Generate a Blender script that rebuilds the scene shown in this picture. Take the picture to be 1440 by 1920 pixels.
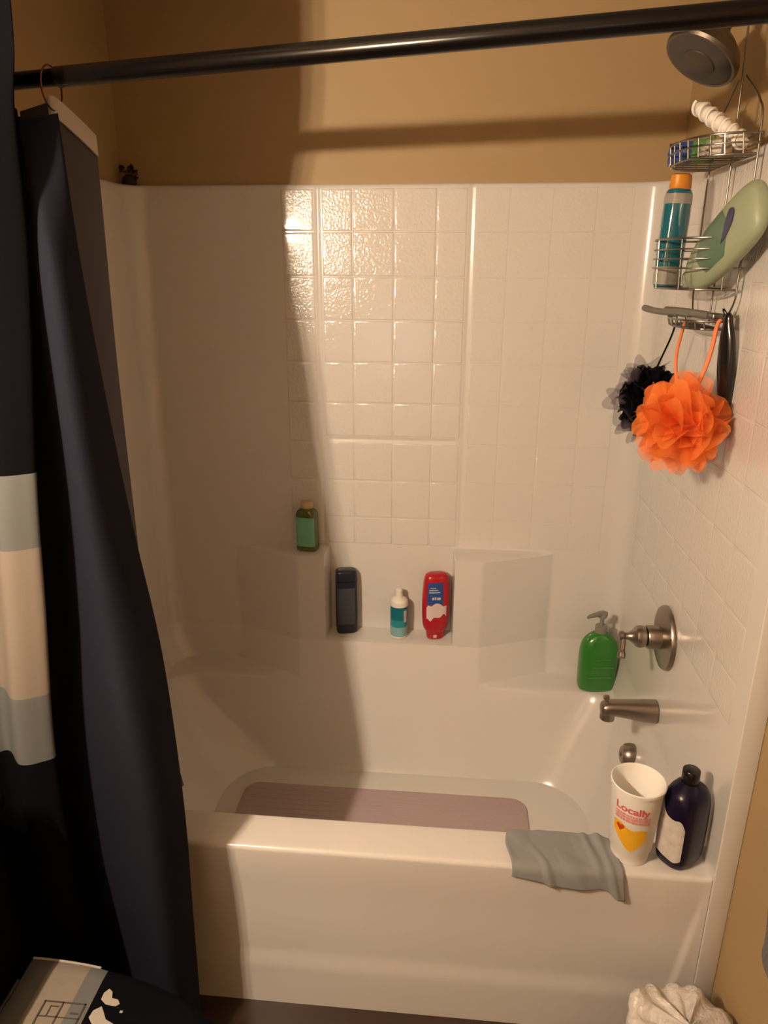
import bpy, bmesh, math, random
from mathutils import Vector, Matrix, Euler
random.seed(7)
for o in list(bpy.data.objects): bpy.data.objects.remove(o, do_unlink=True)
SC = bpy.context.scene; COL = SC.collection

# ------------------------------------------------------------------ camera
cam = bpy.data.cameras.new('camera'); camo = bpy.data.objects.new('camera', cam); COL.objects.link(camo)
YAW, PITCH, ROLL = 0.09105, 0.32894, 0.0022
cam.sensor_fit = 'VERTICAL'; cam.sensor_height = 24.0; cam.lens = 1351.3 / 1920 * 24.0
cam.clip_start = 0.02; cam.clip_end = 50
_f = Vector((-math.sin(YAW)*math.cos(PITCH), math.cos(YAW)*math.cos(PITCH), -math.sin(PITCH)))
_r = Vector((math.cos(YAW), math.sin(YAW), 0)); _u = _r.cross(_f)
_r2 = _r*math.cos(ROLL) + _u*math.sin(ROLL); _u2 = -_r*math.sin(ROLL) + _u*math.cos(ROLL)
camo.matrix_world = Matrix(((_r2.x, _u2.x, -_f.x, 0.9358), (_r2.y, _u2.y, -_f.y, -1.2035), (_r2.z, _u2.z, -_f.z, 1.6369), (0, 0, 0, 1)))
SC.camera = camo
# ------------------------------------------------------------------ world, exposure
w = bpy.data.worlds.new('world'); SC.world = w; w.use_nodes = True
w.node_tree.nodes['Background'].inputs[0].default_value = (0.02, 0.02, 0.025, 1)
w.node_tree.nodes['Background'].inputs[1].default_value = 0.2
vs = SC.view_settings; vs.view_transform = 'Standard'; vs.look = 'None'; vs.gamma = 1.0; vs.exposure = 0.0
vs.use_curve_mapping = False
BULB_Y = (-0.88, -1.00, -1.12); BULB_X = 0.0; BULB_Z = 1.90
BULB_COL = (1.0, 0.775, 0.55); BULB_STR = 9600.0

# ------------------------------------------------------------------ helpers
def sst(a, b, t):
    t = max(0.0, min(1.0, (t-a)/(b-a))); return t*t*(3-2*t)
def lerp(a, b, t): return a+(b-a)*t
def mesh(verts, faces, sharp=40):
    m = bpy.data.meshes.new('m'); m.from_pydata([tuple(v) for v in verts], [], faces); m.update()
    bm = bmesh.new(); bm.from_mesh(m); bmesh.ops.recalc_face_normals(bm, faces=bm.faces); bm.to_mesh(m); bm.free()
    for p in m.polygons: p.use_smooth = True
    if sharp: m.set_sharp_from_angle(angle=math.radians(sharp))
    return m
def part(name, m, mat, parent=None, label=None):
    m.name = name
    if parent is not None:
        p = parent; off = Vector((0, 0, 0))
        while p is not None: off += p.location; p = p.parent
        m.transform(Matrix.Translation(-off))
    o = bpy.data.objects.new(name, m); COL.objects.link(o); o.parent = parent
    if mat is not None: m.materials.append(mat)
    if label: o['label'] = label
    return o
def thing(name, label, cat, loc, group=None):
    o = bpy.data.objects.new(name, None); COL.objects.link(o); o.location = loc; o.empty_display_size = 0.05
    o['label'] = label; o['category'] = cat
    if group: o['group'] = group
    return o
def tag(o, label, cat, group=None):
    o['label'] = label; o['category'] = cat
    if group: o['group'] = group
    return o
def struct(o): o['kind'] = 'structure'; return o
def box(x0, x1, y0, y1, z0, z1, bev=0.0, seg=2):
    bm = bmesh.new(); bmesh.ops.create_cube(bm, size=1)
    for v in bm.verts: v.co = Vector((lerp(x0, x1, v.co.x+.5), lerp(y0, y1, v.co.y+.5), lerp(z0, z1, v.co.z+.5)))
    if bev: bmesh.ops.bevel(bm, geom=bm.edges[:], offset=bev, segments=seg, affect='EDGES', profile=.5)
    m = bpy.data.meshes.new('m'); bm.to_mesh(m); bm.free()
    for p in m.polygons: p.use_smooth = True
    m.set_sharp_from_angle(angle=math.radians(50)); return m
def grid(rows, closed=False, sharp=40, caps=False):
    n = len(rows[0]); v = [p for r in rows for p in r]; f = []
    for i in range(len(rows)-1):
        for j in range(n if closed else n-1):
            a = i*n+j; b = i*n+(j+1) % n; f.append((a, b, b+n, a+n))
    if caps:
        f.append(tuple(range(n))[::-1]); f.append(tuple((len(rows)-1)*n+j for j in range(n)))
    return mesh(v, f, sharp)
def join(*ms):
    bm = bmesh.new()
    for m in ms: bm.from_mesh(m)
    r = bpy.data.meshes.new('m'); bm.to_mesh(r); bm.free()
    return r
def frame_along(pts):
    out = []; up = Vector((0, 0, 1)); prev = None
    for i, p in enumerate(pts):
        a = pts[max(0, i-1)]; b = pts[min(len(pts)-1, i+1)]; t = (Vector(b)-Vector(a)).normalized()
        if prev is None:
            n = t.cross(up)
            if n.length < 1e-3: n = t.cross(Vector((1, 0, 0)))
            n.normalize()
        else:
            n = prev - t*prev.dot(t)
            if n.length < 1e-5: n = t.orthogonal()
            n.normalize()
        prev = n; out.append((Vector(p), n, t.cross(n)))
    return out
def tube(pts, r, k=8, closed=False, caps=True):
    pts = [Vector(p) for p in pts]
    rr = r if isinstance(r, (list, tuple)) else [r]*len(pts)
    if closed: pts = pts+[pts[0]]; rr = list(rr)+[rr[0]]
    rows = [[p+n*(q*math.cos(2*math.pi*j/k))+b*(q*math.sin(2*math.pi*j/k)) for j in range(k)] for (p, n, b), q in zip(frame_along(pts), rr)]
    return grid(rows, True, 60, caps=caps and not closed)
def spline(pts, n=8, closed=False):
    P = [Vector(p) for p in pts]; out = []; N = len(P)
    for i in range(N if closed else N-1):
        if closed: a, b, c, d = P[i-1], P[i], P[(i+1) % N], P[(i+2) % N]
        else: a, b, c, d = P[max(0, i-1)], P[i], P[i+1], P[min(N-1, i+2)]
        for k in range(n):
            t = k/n
            out.append(.5*((2*b)+(c-a)*t+(2*a-5*b+4*c-d)*t*t+(3*b-a-3*c+d)*t**3))
    if not closed: out.append(P[-1])
    return out
def lathe(prof, center, axis=(0, 0, 1), k=32, sharp=35, caps=True):
    ax = Vector(axis).normalized(); q = Vector((0, 0, 1)).rotation_difference(ax); c = Vector(center)
    rows = [[c+q @ Vector((r*math.cos(2*math.pi*j/k), r*math.sin(2*math.pi*j/k), h)) for j in range(k)] for r, h in prof]
    return grid(rows, True, sharp, caps)
class Body:
    """superellipse loft: prof = (z, rx, ry, exponent[, cx, cy]); own frame then matrix M"""
    def __init__(s, prof, M, k=48): s.prof = prof; s.M = M; s.k = k
    def at(s, u, z, off=0.0):
        P = s.prof
        i = 0
        while i < len(P)-2 and z > P[i+1][0]: i += 1
        a, b = P[i], P[i+1]; t = 0 if b[0] == a[0] else max(0, min(1, (z-a[0])/(b[0]-a[0])))
        g = lambda j: lerp(a[j] if len(a) > j else 0, b[j] if len(b) > j else 0, t)
        rx, ry, n = g(1)+off, g(2)+off, g(3)
        c, d = math.cos(u), math.sin(u)
        return s.M @ Vector((g(4)+rx*math.copysign(abs(c)**(2/n), c), g(5)+ry*math.copysign(abs(d)**(2/n), d), z))
    def mesh(s, sharp=50):
        rows = []
        for (z, rx, ry, n, *cc) in s.prof:
            cx = cc[0] if cc else 0; cy = cc[1] if len(cc) > 1 else 0; r = []
            for j in range(s.k):
                u = 2*math.pi*j/s.k; c, d = math.cos(u), math.sin(u)
                r.append(s.M @ Vector((cx+rx*math.copysign(abs(c)**(2/n), c), cy+ry*math.copysign(abs(d)**(2/n), d), z)))
            rows.append(r)
        return grid(rows, True, sharp, True)
    def patch(s, u0, u1, lo, hi, nu=14, nz=10, off=.0008):
        """label: sheet lying on the body between angles u0..u1; lo/hi heights (number or function of 0..1)"""
        L = lo if callable(lo) else (lambda t: lo); H = hi if callable(hi) else (lambda t: hi)
        rows = []
        for i in range(nz+1):
            rows.append([s.at(lerp(u0, u1, j/nu), lerp(L(j/nu), H(j/nu), i/nz), off) for j in range(nu+1)])
        return grid(rows)
def prof_smooth(P, n=4):
    """catmull-rom densify of a body profile"""
    m = max(len(p) for p in P); Q = [list(p)+[0]*(m-len(p)) for p in P]; out = []
    for i in range(len(Q)-1):
        a, b, c, d = Q[max(0, i-1)], Q[i], Q[i+1], Q[min(len(Q)-1, i+2)]
        for k in range(n):
            t = k/n
            v = [.5*(2*b[j]+(c[j]-a[j])*t+(2*a[j]-5*b[j]+4*c[j]-d[j])*t*t+(3*b[j]-a[j]-3*c[j]+d[j])*t**3) for j in range(m)]
            v[1] = max(v[1], .0005); v[2] = max(v[2], .0005); out.append(tuple(v))
    out.append(tuple(Q[-1])); return out
def TR(loc, rz=0, rx=0, ry=0): return Matrix.Translation(Vector(loc)) @ Euler((rx, ry, rz)).to_matrix().to_4x4()

# ------------------------------------------------------------------ materials
def mat(name, col, rough=.5, metal=0, coat=0, bump=None, trans=0, var=0, varscale=6, sheen=0, ior=1.5, alpha=1, spec=None):
    m = bpy.data.materials.new(name); m.use_nodes = True; nt = m.node_tree; b = nt.nodes['Principled BSDF']
    b.inputs['Base Color'].default_value = (*col, 1); b.inputs['Roughness'].default_value = rough
    b.inputs['Metallic'].default_value = metal; b.inputs['Coat Weight'].default_value = coat
    b.inputs['Coat Roughness'].default_value = .08
    b.inputs['Transmission Weight'].default_value = trans; b.inputs['IOR'].default_value = ior
    b.inputs['Sheen Weight'].default_value = sheen; b.inputs['Alpha'].default_value = alpha
    if spec is not None: b.inputs['Specular IOR Level'].default_value = spec
    geo = nt.nodes.new('ShaderNodeNewGeometry')
    if var:
        n = nt.nodes.new('ShaderNodeTexNoise'); n.inputs['Scale'].default_value = varscale; n.inputs['Detail'].default_value = 4
        nt.links.new(geo.outputs['Position'], n.inputs['Vector'])
        mx = nt.nodes.new('ShaderNodeMix'); mx.data_type = 'RGBA'
        mx.inputs[6].default_value = (*[c*(1-var) for c in col], 1); mx.inputs[7].default_value = (*[min(1, c*(1+var)) for c in col], 1)
        nt.links.new(n.outputs['Fac'], mx.inputs[0]); nt.links.new(mx.outputs[2], b.inputs['Base Color'])
    if bump:
        sc, st, dist = bump
        n = nt.nodes.new('ShaderNodeTexNoise'); n.inputs['Scale'].default_value = sc; n.inputs['Detail'].default_value = 2
        nt.links.new(geo.outputs['Position'], n.inputs['Vector'])
        bp = nt.nodes.new('ShaderNodeBump'); bp.inputs['Strength'].default_value = st; bp.inputs['Distance'].default_value = dist
        nt.links.new(n.outputs['Fac'], bp.inputs['Height']); nt.links.new(bp.outputs['Normal'], b.inputs['Normal'])
    return m
def bands(name, axis, stops, rough=.9, bump=None, sheen=0, spec=None):
    """colour bands along a world axis: stops = [(from, colour), ...]"""
    m = mat(name, stops[0][1], rough, bump=bump, sheen=sheen, spec=spec); nt = m.node_tree; b = nt.nodes['Principled BSDF']
    geo = nt.nodes.new('ShaderNodeNewGeometry'); sp = nt.nodes.new('ShaderNodeSeparateXYZ'); nt.links.new(geo.outputs['Position'], sp.inputs[0])
    prev = None
    for v, c in stops[1:]:
        g = nt.nodes.new('ShaderNodeMath'); g.operation = 'GREATER_THAN'; g.inputs[1].default_value = v
        nt.links.new(sp.outputs[axis], g.inputs[0])
        mx = nt.nodes.new('ShaderNodeMix'); mx.data_type = 'RGBA'
        if prev is None: mx.inputs[6].default_value = (*stops[0][1], 1)
        else: nt.links.new(prev, mx.inputs[6])
        mx.inputs[7].default_value = (*c, 1); nt.links.new(g.outputs[0], mx.inputs[0]); prev = mx.outputs[2]
    nt.links.new(prev, b.inputs['Base Color']); return m
def netting(name, col, alpha):
    m = bpy.data.materials.new(name); m.use_nodes = True; nt = m.node_tree; out = nt.nodes['Material Output']
    nt.nodes.remove(nt.nodes['Principled BSDF'])
    d = nt.nodes.new('ShaderNodeBsdfDiffuse'); d.inputs[0].default_value = (*col, 1)
    t = nt.nodes.new('ShaderNodeBsdfTranslucent'); t.inputs[0].default_value = (*col, 1)
    tr = nt.nodes.new('ShaderNodeBsdfTransparent')
    a = nt.nodes.new('ShaderNodeMixShader'); a.inputs[0].default_value = .4
    nt.links.new(d.outputs[0], a.inputs[1]); nt.links.new(t.outputs[0], a.inputs[2])
    c = nt.nodes.new('ShaderNodeMixShader'); c.inputs[0].default_value = alpha
    nt.links.new(tr.outputs[0], c.inputs[1]); nt.links.new(a.outputs[0], c.inputs[2]); nt.links.new(c.outputs[0], out.inputs[0])
    return m
def emit(name, col, s):
    m = bpy.data.materials.new(name); m.use_nodes = True; b = m.node_tree.nodes['Principled BSDF']
    b.inputs['Base Color'].default_value = (*col, 1); b.inputs['Emission Color'].default_value = (*col, 1); b.inputs['Emission Strength'].default_value = s
    return m
WHITE = (.64, .622, .60)
M = dict(
    gel=mat('white_gelcoat', WHITE, .22, coat=.35, bump=(90, .05, .002)),
    tile=mat('white_gelcoat_tile', WHITE, .14, coat=.6, bump=(130, .30, .004)),
    paint=mat('tan_paint', (.36, .25, .122), .6, bump=(260, .12, .002), var=.05, varscale=3),
    ceil=mat('ceiling_paint', (.34, .29, .23), .85, bump=(80, .3, .004)),
    bronze=mat('oil_rubbed_bronze', (.0025, .002, .002), .22, spec=.35),
    ringm=mat('copper_ring', (.16, .05, .03), .35, metal=1),
    headnickel=mat('dull_nickel', (.15, .13, .11), .4, metal=1),
    nickel=mat('brushed_nickel', (.33, .29, .25), .33, metal=1, bump=(400, .05, .001)),
    wire=mat('satin_wire', (.26, .245, .22), .35, metal=1),
    darkface=mat('shower_face_rubber', (.048, .040, .033), .5),
    navy=mat('navy_fabric', (.013, .0138, .023), .85, bump=(900, .2, .001), spec=.05),
    liner=mat('grey_liner_vinyl', (.034, .029, .036), .45),
    header=mat('white_liner_header', (.40, .37, .34), .7),
    mat_=mat('lavender_vinyl', (.44, .345, .35), .6, bump=(220, .2, .002)),
    cloth=mat('grey_cotton', (.225, .235, .245), .95, bump=(1200, .3, .001), sheen=.2),
    towel=mat('navy_terry', (.004, .006, .016), .95, bump=(700, .8, .004), sheen=.3),
    bag=mat('white_bag_plastic', (.62, .58, .55), .35, bump=(70, .5, .01)),
    bin=mat('dark_bin_plastic', (.05, .03, .015), .5),
    foam=mat('foam_cup', (.80, .78, .74), .6),
    porcelain=mat('porcelain', (.72, .70, .66), .12, coat=.4),
    purple=mat('dark_purple_plastic', (.008, .005, .022), .25, spec=.25),
    black=mat('black_plastic', (.006, .006, .006), .2),
    lab_white=mat('paper_label', (.55, .51, .48), .5, var=.35, varscale=60),
    green=mat('green_soap_bottle', (.022, .17, .016), .22, coat=.3),
    green2=mat('green_soap_emboss', (.03, .19, .024), .2, coat=.5),
    pump=mat('grey_pump_plastic', (.20, .19, .165), .4),
    navyplastic=mat('navy_bottle_plastic', (.010, .013, .028), .3),
    navylab=mat('navy_bottle_label', (.05, .055, .07), .4),
    red=mat('red_bottle_plastic', (.42, .008, .016), .3, coat=.2),
    redcap=mat('red_cap_plastic', (.40, .007, .014), .3),
    blue=mat('blue_label', (.02, .07, .27), .4),
    pink=mat('pale_label', (.66, .55, .56), .5),
    teal=bands('teal_bottle_plastic', 2, [(-9, (.22, .42, .44)), (.52, (.02, .25, .31)), (.545, (.004, .145, .20))], .3),
    whitep=mat('white_plastic', (.75, .70, .64), .35),
    mint=mat('mint_label', (.16, .44, .30), .45),
    olive=mat('olive_glass', (.085, .105, .022), .12, coat=.3),
    cream=mat('cream_cap', (.48, .38, .22), .4),
    tealgel=mat('teal_gel', (.010, .12, .17), .07, coat=1.0),
    clear=mat('grey_clear_plastic', (.30, .29, .26), .12, coat=.5),
    orange=mat('orange_cap', (.62, .23, .015), .4),
    palegreen=mat('pale_green_bottle', (.28, .335, .23), .45, coat=.2),
    sage=mat('sage_label', (.075, .15, .095), .4),
    inkblue=mat('dark_blue_emblem', (.012, .013, .07), .4),
    pblue=mat('packet_blue', (.03, .06, .22), .35), pgreen=mat('packet_green', (.10, .25, .07), .35),
    film=mat('crinkled_film', (.50, .46, .40), .25, bump=(120, .6, .006)),
    greyp=mat('grey_razor_plastic', (.15, .145, .13), .4),
    nets=netting('orange_netting', (1.0, .33, .085), .55),
    cord=mat('orange_cord', (.85, .24, .09), .6),
    netk=netting('black_netting', (.008, .008, .011), .93),
    netl=netting('lavender_netting', (.17, .14, .18), .42),
    rust=mat('dark_red_petals', (.06, .010, .004), .7), soil=mat('dark_brown', (.018, .008, .004), .8),
    redink=mat('red_ink', (.62, .08, .09), .6), pinkink=mat('pink_ink', (.72, .25, .24), .6), yellow=mat('yellow_ink', (.78, .42, .012), .6), heart=mat('heart_ink', (.48, .035, .01), .6),
    ink=mat('brown_print_ink', (.05, .035, .028), .9), wprint=mat('pale_print', (.30, .27, .235), .9),
    lamp=emit('frosted_bulb', BULB_COL, BULB_STR),
    floor=None, stripe=None, lidfab=None)
BK, GB, BG = (.0028, .0028, .0040), (.105, .110, .108), (.195, .165, .135)
M['stripe'] = bands('striped_print_fabric', 2, [(-9, BK), (.772, GB), (.905, BG), (1.180, GB), (1.306, BK)], .9, (900, .2, .001), 0, .04)
M['lidfab'] = bands('striped_lid_fabric', 0, [(-9, GB), (.246, BG), (.318, GB), (.352, BK)], .95, (900, .4, .002), 0, .04)
# floor: dark wood-look planks
def floor_mat():
    m = mat('dark_floor', (.035, .018, .010), .4, bump=(30, .15, .002), var=.35, varscale=14); return m
M['floor'] = floor_mat()
M['black_fab'] = mat('black_cover_fabric', BK, .95, bump=(900, .4, .002), spec=.04)

# ------------------------------------------------------------------ room
XL0, XR0, YB, YF, ZC = -.03, 1.54, 1.0, -2.35, 2.44
XV, YV = -.12, -.72   # the room widens to the left beyond the toilet nook
def wall(name, *b):
    o = part(name, box(*b), M['ceil' if name == 'ceiling' else 'floor' if name == 'floor' else 'paint']); return struct(o)
wall('floor', XV-.08, XR0+.08, YF-.08, YB+.08, -.06, 0)
wall('ceiling', XV-.08, XR0+.08, YF-.08, YB+.08, ZC, ZC+.06)
wall('wall_back', XL0-.08, XR0+.08, YB, YB+.08, 0, ZC)
wall('wall_left', XV-.08, XL0, YV, YB, 0, ZC)
wall('wall_vanity', XV-.08, XV, YF, YV, 0, ZC)
wall('wall_right', XR0, XR0+.08, YF, YB, 0, ZC)
wall('wall_front', XV-.08, XR0+.08, YF-.08, YF, 0, ZC)

# a small window behind the camera with cool dusk light (its faint reflection shows on the surround)
win = struct(thing('window_1', '', '', (.52, YF, 1.2))); del win['label']; del win['category']
part('pane', box(.30, .74, YF+.006, YF+.010, .98, 1.42), emit('dusk_glass', (.55, .62, 1.0), .8), win)
for b_ in ((.26, .30, .94, 1.46), (.74, .78, .94, 1.46), (.30, .74, .94, .98), (.30, .74, 1.42, 1.46), (.51, .53, .98, 1.42)):
    part('window_frame', box(b_[0], b_[1], YF, YF+.03, b_[2], b_[3], .004), M['porcelain'], win)
# ------------------------------------------------------------------ vanity light on the left wall (out of view): the room's lamp
vl = thing('vanity_light', 'warm three globe light bar on the tan wall beyond the toilet nook', 'light', (XV, -1.0, BULB_Z))
part('backplate', box(XV, XV+.025, -1.20, -.80, BULB_Z-.035, BULB_Z+.035, .008), M['nickel'], vl)
for y in BULB_Y:
    part('socket', lathe([(.022, 0), (.024, .01), (.018, .05), (.012, .088), (.012, .108)], (XV+.024, y, BULB_Z), (1, 0, 0), 20), M['nickel'], vl)
    bm = bmesh.new(); bmesh.ops.create_uvsphere(bm, u_segments=20, v_segments=12, radius=.014)
    m_ = bpy.data.meshes.new('b'); bm.to_mesh(m_); bm.free(); m_.transform(Matrix.Translation((BULB_X, y, BULB_Z)))
    for p_ in m_.polygons: p_.use_smooth = True
    part('bulb', m_, M['lamp'], vl)

# ------------------------------------------------------------------ tub and shower surround
TOP, CX = 1.848, .7625
tub = thing('bathtub', 'white moulded bathtub and shower surround with tile pattern in the alcove', 'bathtub', (.75, .5, 0))
SL = .018
def yw(z): return .969+(z-1.3)*SL if z > .79 else .969+(.79-1.3)*SL
def yup(x):
    t = abs(x-CX); return lerp(.87, .9598, max(0, min(1, (t-.2925)/.225)))
def F(x, z):
    zz = max(0, min(1, (z-.08)/.395)); base = .73+.14*zz**.8
    y = base+(yup(x)-.87)*sst(.348, .364, z)
    t = abs(x-CX)
    k = max((1-sst(.199, .206, t))*sst(.476, .484, z), sst(.770, .780, z))
    y = lerp(y, yw(z), k)
    if z > .79:
        y += .003*math.exp(-((t-.2175)/.006)**2)*sst(.79, .81, z)
        y += .0035*math.exp(-((z-1.128)/.006)**2)*(1-sst(.18, .192, t))
    return y
def XLf(z): return .0 if z > .47 else .0+.27*((.47-z)/.39)**1.6
def XRf(z): return 1.5 if z > .47 else 1.5-.12*((.47-z)/.39)**1.4
def dens(lo, hi, step, marks):
    s = set(); x = lo
    while x < hi-1e-6: s.add(round(x, 5)); x += step
    s.add(hi)
    for c, wd, n in marks:
        for i in range(-n, n+1): s.add(round(c+wd*i/n, 5))
    out = []
    for v in sorted(a for a in s if lo <= a <= hi):
        if not out or v-out[-1] > .0004: out.append(v)
    return out
zs = dens(.08, TOP, .022, [(.358, .008, 5), (.48, .007, 5), (.775, .008, 5), (1.128, .014, 6), (.09, .01, 2)])
xs = dens(.0, 1.0, .02, [])
inner = dens(.10, 1.42, .02, [(CX-.2025, .007, 4), (CX+.2025, .007, 4), (CX-.2925, .012, 2), (CX+.2925, .012, 2), (CX-.5175, .012, 2), (CX+.5175, .012, 2), (CX-.2175, .013, 4), (CX+.2175, .013, 4)])
rows = []; R = .06
for z in zs:
    xl, xr = XLf(z), XRf(z); r = []; y0 = -.003 if z > .45 else .06
    yl, yr = F(xl+R, z), F(xr-R, z)
    rl = R+.10*(1-sst(.1, .5, z))
    for i in range(17): r.append((xl, lerp(y0, yl-rl, i/16), z))
    for i in range(1, 9):
        a = math.pi/2*i/8; r.append((xl+rl*(1-math.cos(a)), yl-rl+rl*math.sin(a), z))
    a0, a1 = xl+rl+.002, xr-rl-.002
    for x in inner:
        xx = a0+(x-.10)/(1.42-.10)*(a1-a0) if (rl > .061 and z < .35) else min(max(x, a0), a1)
        r.append((xx, F(xx, z), z))
    for i in range(0, 8):
        a = math.pi/2*(1-i/8); r.append((xr-rl*(1-math.cos(a)), yr-rl+rl*math.sin(a), z))
    for i in range(17): r.append((xr, lerp(yr-rl, y0, i/16), z))
    rows.append(r)
# top ledge returning to the wall
r = []
for (x, y, z) in rows[-1]:
    r.append((x, y, z))
n_ = len(rows[-1])
lip = [(x+(-.006 if x < .05 else .006 if x > 1.45 else 0), y+(.006 if .05 <= x <= 1.45 else .003), TOP+.006) for (x, y, z) in rows[-1]]
edge = []
for (x, y, z) in rows[-1]:
    if y < .85: edge.append((XL0 if x < .7 else XR0, y, TOP+.007))
    else: edge.append((min(max(x, XL0), XR0), YB, TOP+.007))
# make the corner of the ledge reach into the room corner
edge = [((XL0 if x < .012 else XR0 if x > 1.488 else x), y, z) for x, y, z in edge]
rows += [lip, edge]
part('shell', grid(rows, False, 60), M['gel'], tub)
# basin floor and inner front wall
part('basin_floor', grid([[(lerp(.18, 1.46, i/20), y, .0795+.004*abs(i/20-.5)) for i in range(21)] for y in (.12, .2, .3, .4, .5, .6, .7, .80)]), M['gel'], tub)
bw = [(.0995, .446), (.104, .436), (.115, .40), (.14, .2), (.165, .11), (.20, .082), (.22, .08)]
part('basin_front', grid([[(x, y, z) for x in (.0, .3, .6, .9, 1.2, 1.5)] for y, z in bw]), M['gel'], tub)
# rim and apron
def apron_y(x, z):
    rec = (1-sst(.30, .425, z))*sst(.105, .165, z)
    xe = lerp(1.445, 1.498, (z-.06)/.38)
    rec *= (1-sst(xe-.012, xe+.006, x))*sst(.03, .06, x)
    return .005*rec
prof = []
for i in range(7):
    a = math.pi/2*i/6; prof.append((.0995-.010+.010*math.cos(a) if i < 6 else .0895, .445+.010*math.sin(a)))
prof += [(.07, .4555), (.045, .4555), (.02, .455)]
for i in range(8):
    a = math.pi/2+math.pi/2*i/7; prof.append((.011+.011*math.cos(a), .4435+.011*math.sin(a)))
axs = dens(.0, 1.5, .05, [(.045, .02, 3), (1.44, .05, 24)])
rows = [[(x, y, z) for x in axs] for y, z in prof]
for z in dens(.0, .436, .015, [(.135, .032, 6)])[::-1]:
    rows.append([(x, apron_y(x, z), z) for x in axs])
part('apron', grid(rows, False, 60), M['gel'], tub)
for (a, b) in ((XL0, .0), (1.5, XR0)):
    part('flange', box(a-(.0008 if a > 1 else 0), b+(.0008 if a < 1 else 0), -.007, -.0008, 0, TOP+.008, .0025), M['gel'], tub)
# moulded tiles
def tile_mesh(wd, h, t=.0018):
    rows = []
    for ins, d in ((0, .001), (0, -.3*t), (.001, -.65*t), (.0025, -.9*t), (.006, -t)):
        a, b = wd/2-ins, h/2-ins; rows.append([(-a, d, -b), (a, d, -b), (a, d, b), (-a, d, b)])
    v = [p for r in rows for p in r]; f = []
    for i in range(4):
        for j in range(4): f.append((i*4+j, i*4+(j+1) % 4, i*4+4+(j+1) % 4, i*4+4+j))
    f.append((16, 17, 18, 19))
    m = mesh(v, f, 0)
    m.polygons[len(f)-1].use_smooth = False
    return m
TM = {}
def tile(x, z, wd, h, side=None):
    key = (round(wd, 4), round(h, 4), .0018 if side is None and x < .98 else .0004)
    if key not in TM:
        m = tile_mesh(*key); m.name = 'tile'; m.materials.append(M['tile']); TM[key] = m
    o = bpy.data.objects.new('tile', TM[key]); COL.objects.link(o); o.parent = tub
    if side is None:
        o.location = Vector((x, yw(z), z))-tub.location; o.rotation_euler = (-SL, 0, 0)
    else:
        o.location = Vector((1.5, x, z))-tub.location; o.rotation_euler = (0, 0, -math.pi/2)
    return o
ZR = [1.843, 1.729, 1.607, 1.485, 1.363, 1.241, 1.119, .997, .875, .785]
GAP = .0035
cols_c = [.556, .645, .764, .883, .969]; cols_l = [.440, .534]; cols_r = [.991, 1.085, 1.203, 1.321, 1.42]
for i in range(len(ZR)-1):
    z1, z0 = ZR[i], ZR[i+1]
    for cc in (cols_l, cols_c, cols_r):
        for a, b in zip(cc[:-1], cc[1:]):
            zz1, zz0 = z1, z0
            if cc is cols_c and abs(z0-1.119) < .001: zz0 = 1.138
            tile((a+b)/2, (zz0+zz1)/2, b-a-GAP, zz1-zz0-GAP)
ys = [.88, .762, .644, .526, .408, .290, .172, .054]
for i in range(len(ZR)-1):
    for a, b in zip(ys[1:], ys[:-1]): tile((a+b)/2, (ZR[i]+ZR[i+1])/2, b-a-GAP, ZR[i]-ZR[i+1]-GAP, 'r')

# ------------------------------------------------------------------ shower rod, rings, curtains
rod = thing('shower_curtain_rod', 'dark bronze tension rod spanning the tub alcove', 'curtain rod', (.75, .07, 1.93))
P0, P1 = Vector((XL0, .152, 1.926)), Vector((XR0, -.022, 1.976)); dr = (P1-P0).normalized()
def rodpt(x): return P0+(P1-P0)*((x-XL0)/(XR0-XL0))
part('inner_tube', tube([P0+dr*.01, rodpt(.27)], .0135, 20), M['bronze'], rod)
part('outer_tube', tube([rodpt(.262), rodpt(.264), P1-dr*.01], [.0140, .0158, .0158], 20), M['bronze'], rod)
part('end_cap', lathe([(.028, 0), (.028, .012), (.02, .03)], P0, dr, 24), M['bronze'], rod)
part('end_cap', lathe([(.028, 0), (.028, .012), (.02, .03)], P1, -dr, 24), M['bronze'], rod)
for k, x in enumerate((.250,)):
    c = rodpt(x)-Vector((0, 0, .015)); pts = []
    for i in range(24):
        a = 2*math.pi*i/24; pts.append(c+Vector((.006*math.sin(a), .022*math.sin(a), .034*math.cos(a))))
    tag(part('curtain_ring', tube(pts, .0016, 6, True), M['ringm']), 'thin copper curtain ring on the bronze rod', 'curtain ring')

def ribbon(edges, nz=60, per=10, amp=0, thick=.0014):
    """edges: list of vertical polylines (top to bottom, same length); smooth across and along"""
    cols = [spline(e, 8) for e in edges]; nr = len(cols[0]); rows = []
    for i in range(nr): rows.append(spline([c[i] for c in cols], per))
    nn = len(rows[0]); back = []
    v = []; f = []
    norm = []
    for i in range(nr):
        for j in range(nn):
            a = rows[min(i+1, nr-1)][j]-rows[max(i-1, 0)][j]; b = rows[i][min(j+1, nn-1)]-rows[i][max(j-1, 0)]
            n = a.cross(b); n = n.normalized() if n.length > 1e-9 else Vector((0, 1, 0)); norm.append(n)
    front = [rows[i][j] for i in range(nr) for j in range(nn)]
    backv = [front[k]+norm[k]*thick for k in range(len(front))]
    N = len(front); v = front+backv
    for i in range(nr-1):
        for j in range(nn-1):
            a = i*nn+j; f.append((a, a+1, a+1+nn, a+nn)); f.append((N+a, N+a+nn, N+a+1+nn, N+a+1))
    for i in range(nr-1):
        for j in (0, nn-1): a = i*nn+j; f.append((a, a+nn, N+a+nn, N+a))
    for j in range(nn-1):
        for i in (0, nr-1): a = i*nn+j; f.append((a, a+1, N+a+1, N+a))
    return mesh(v, f, 60)
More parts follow.
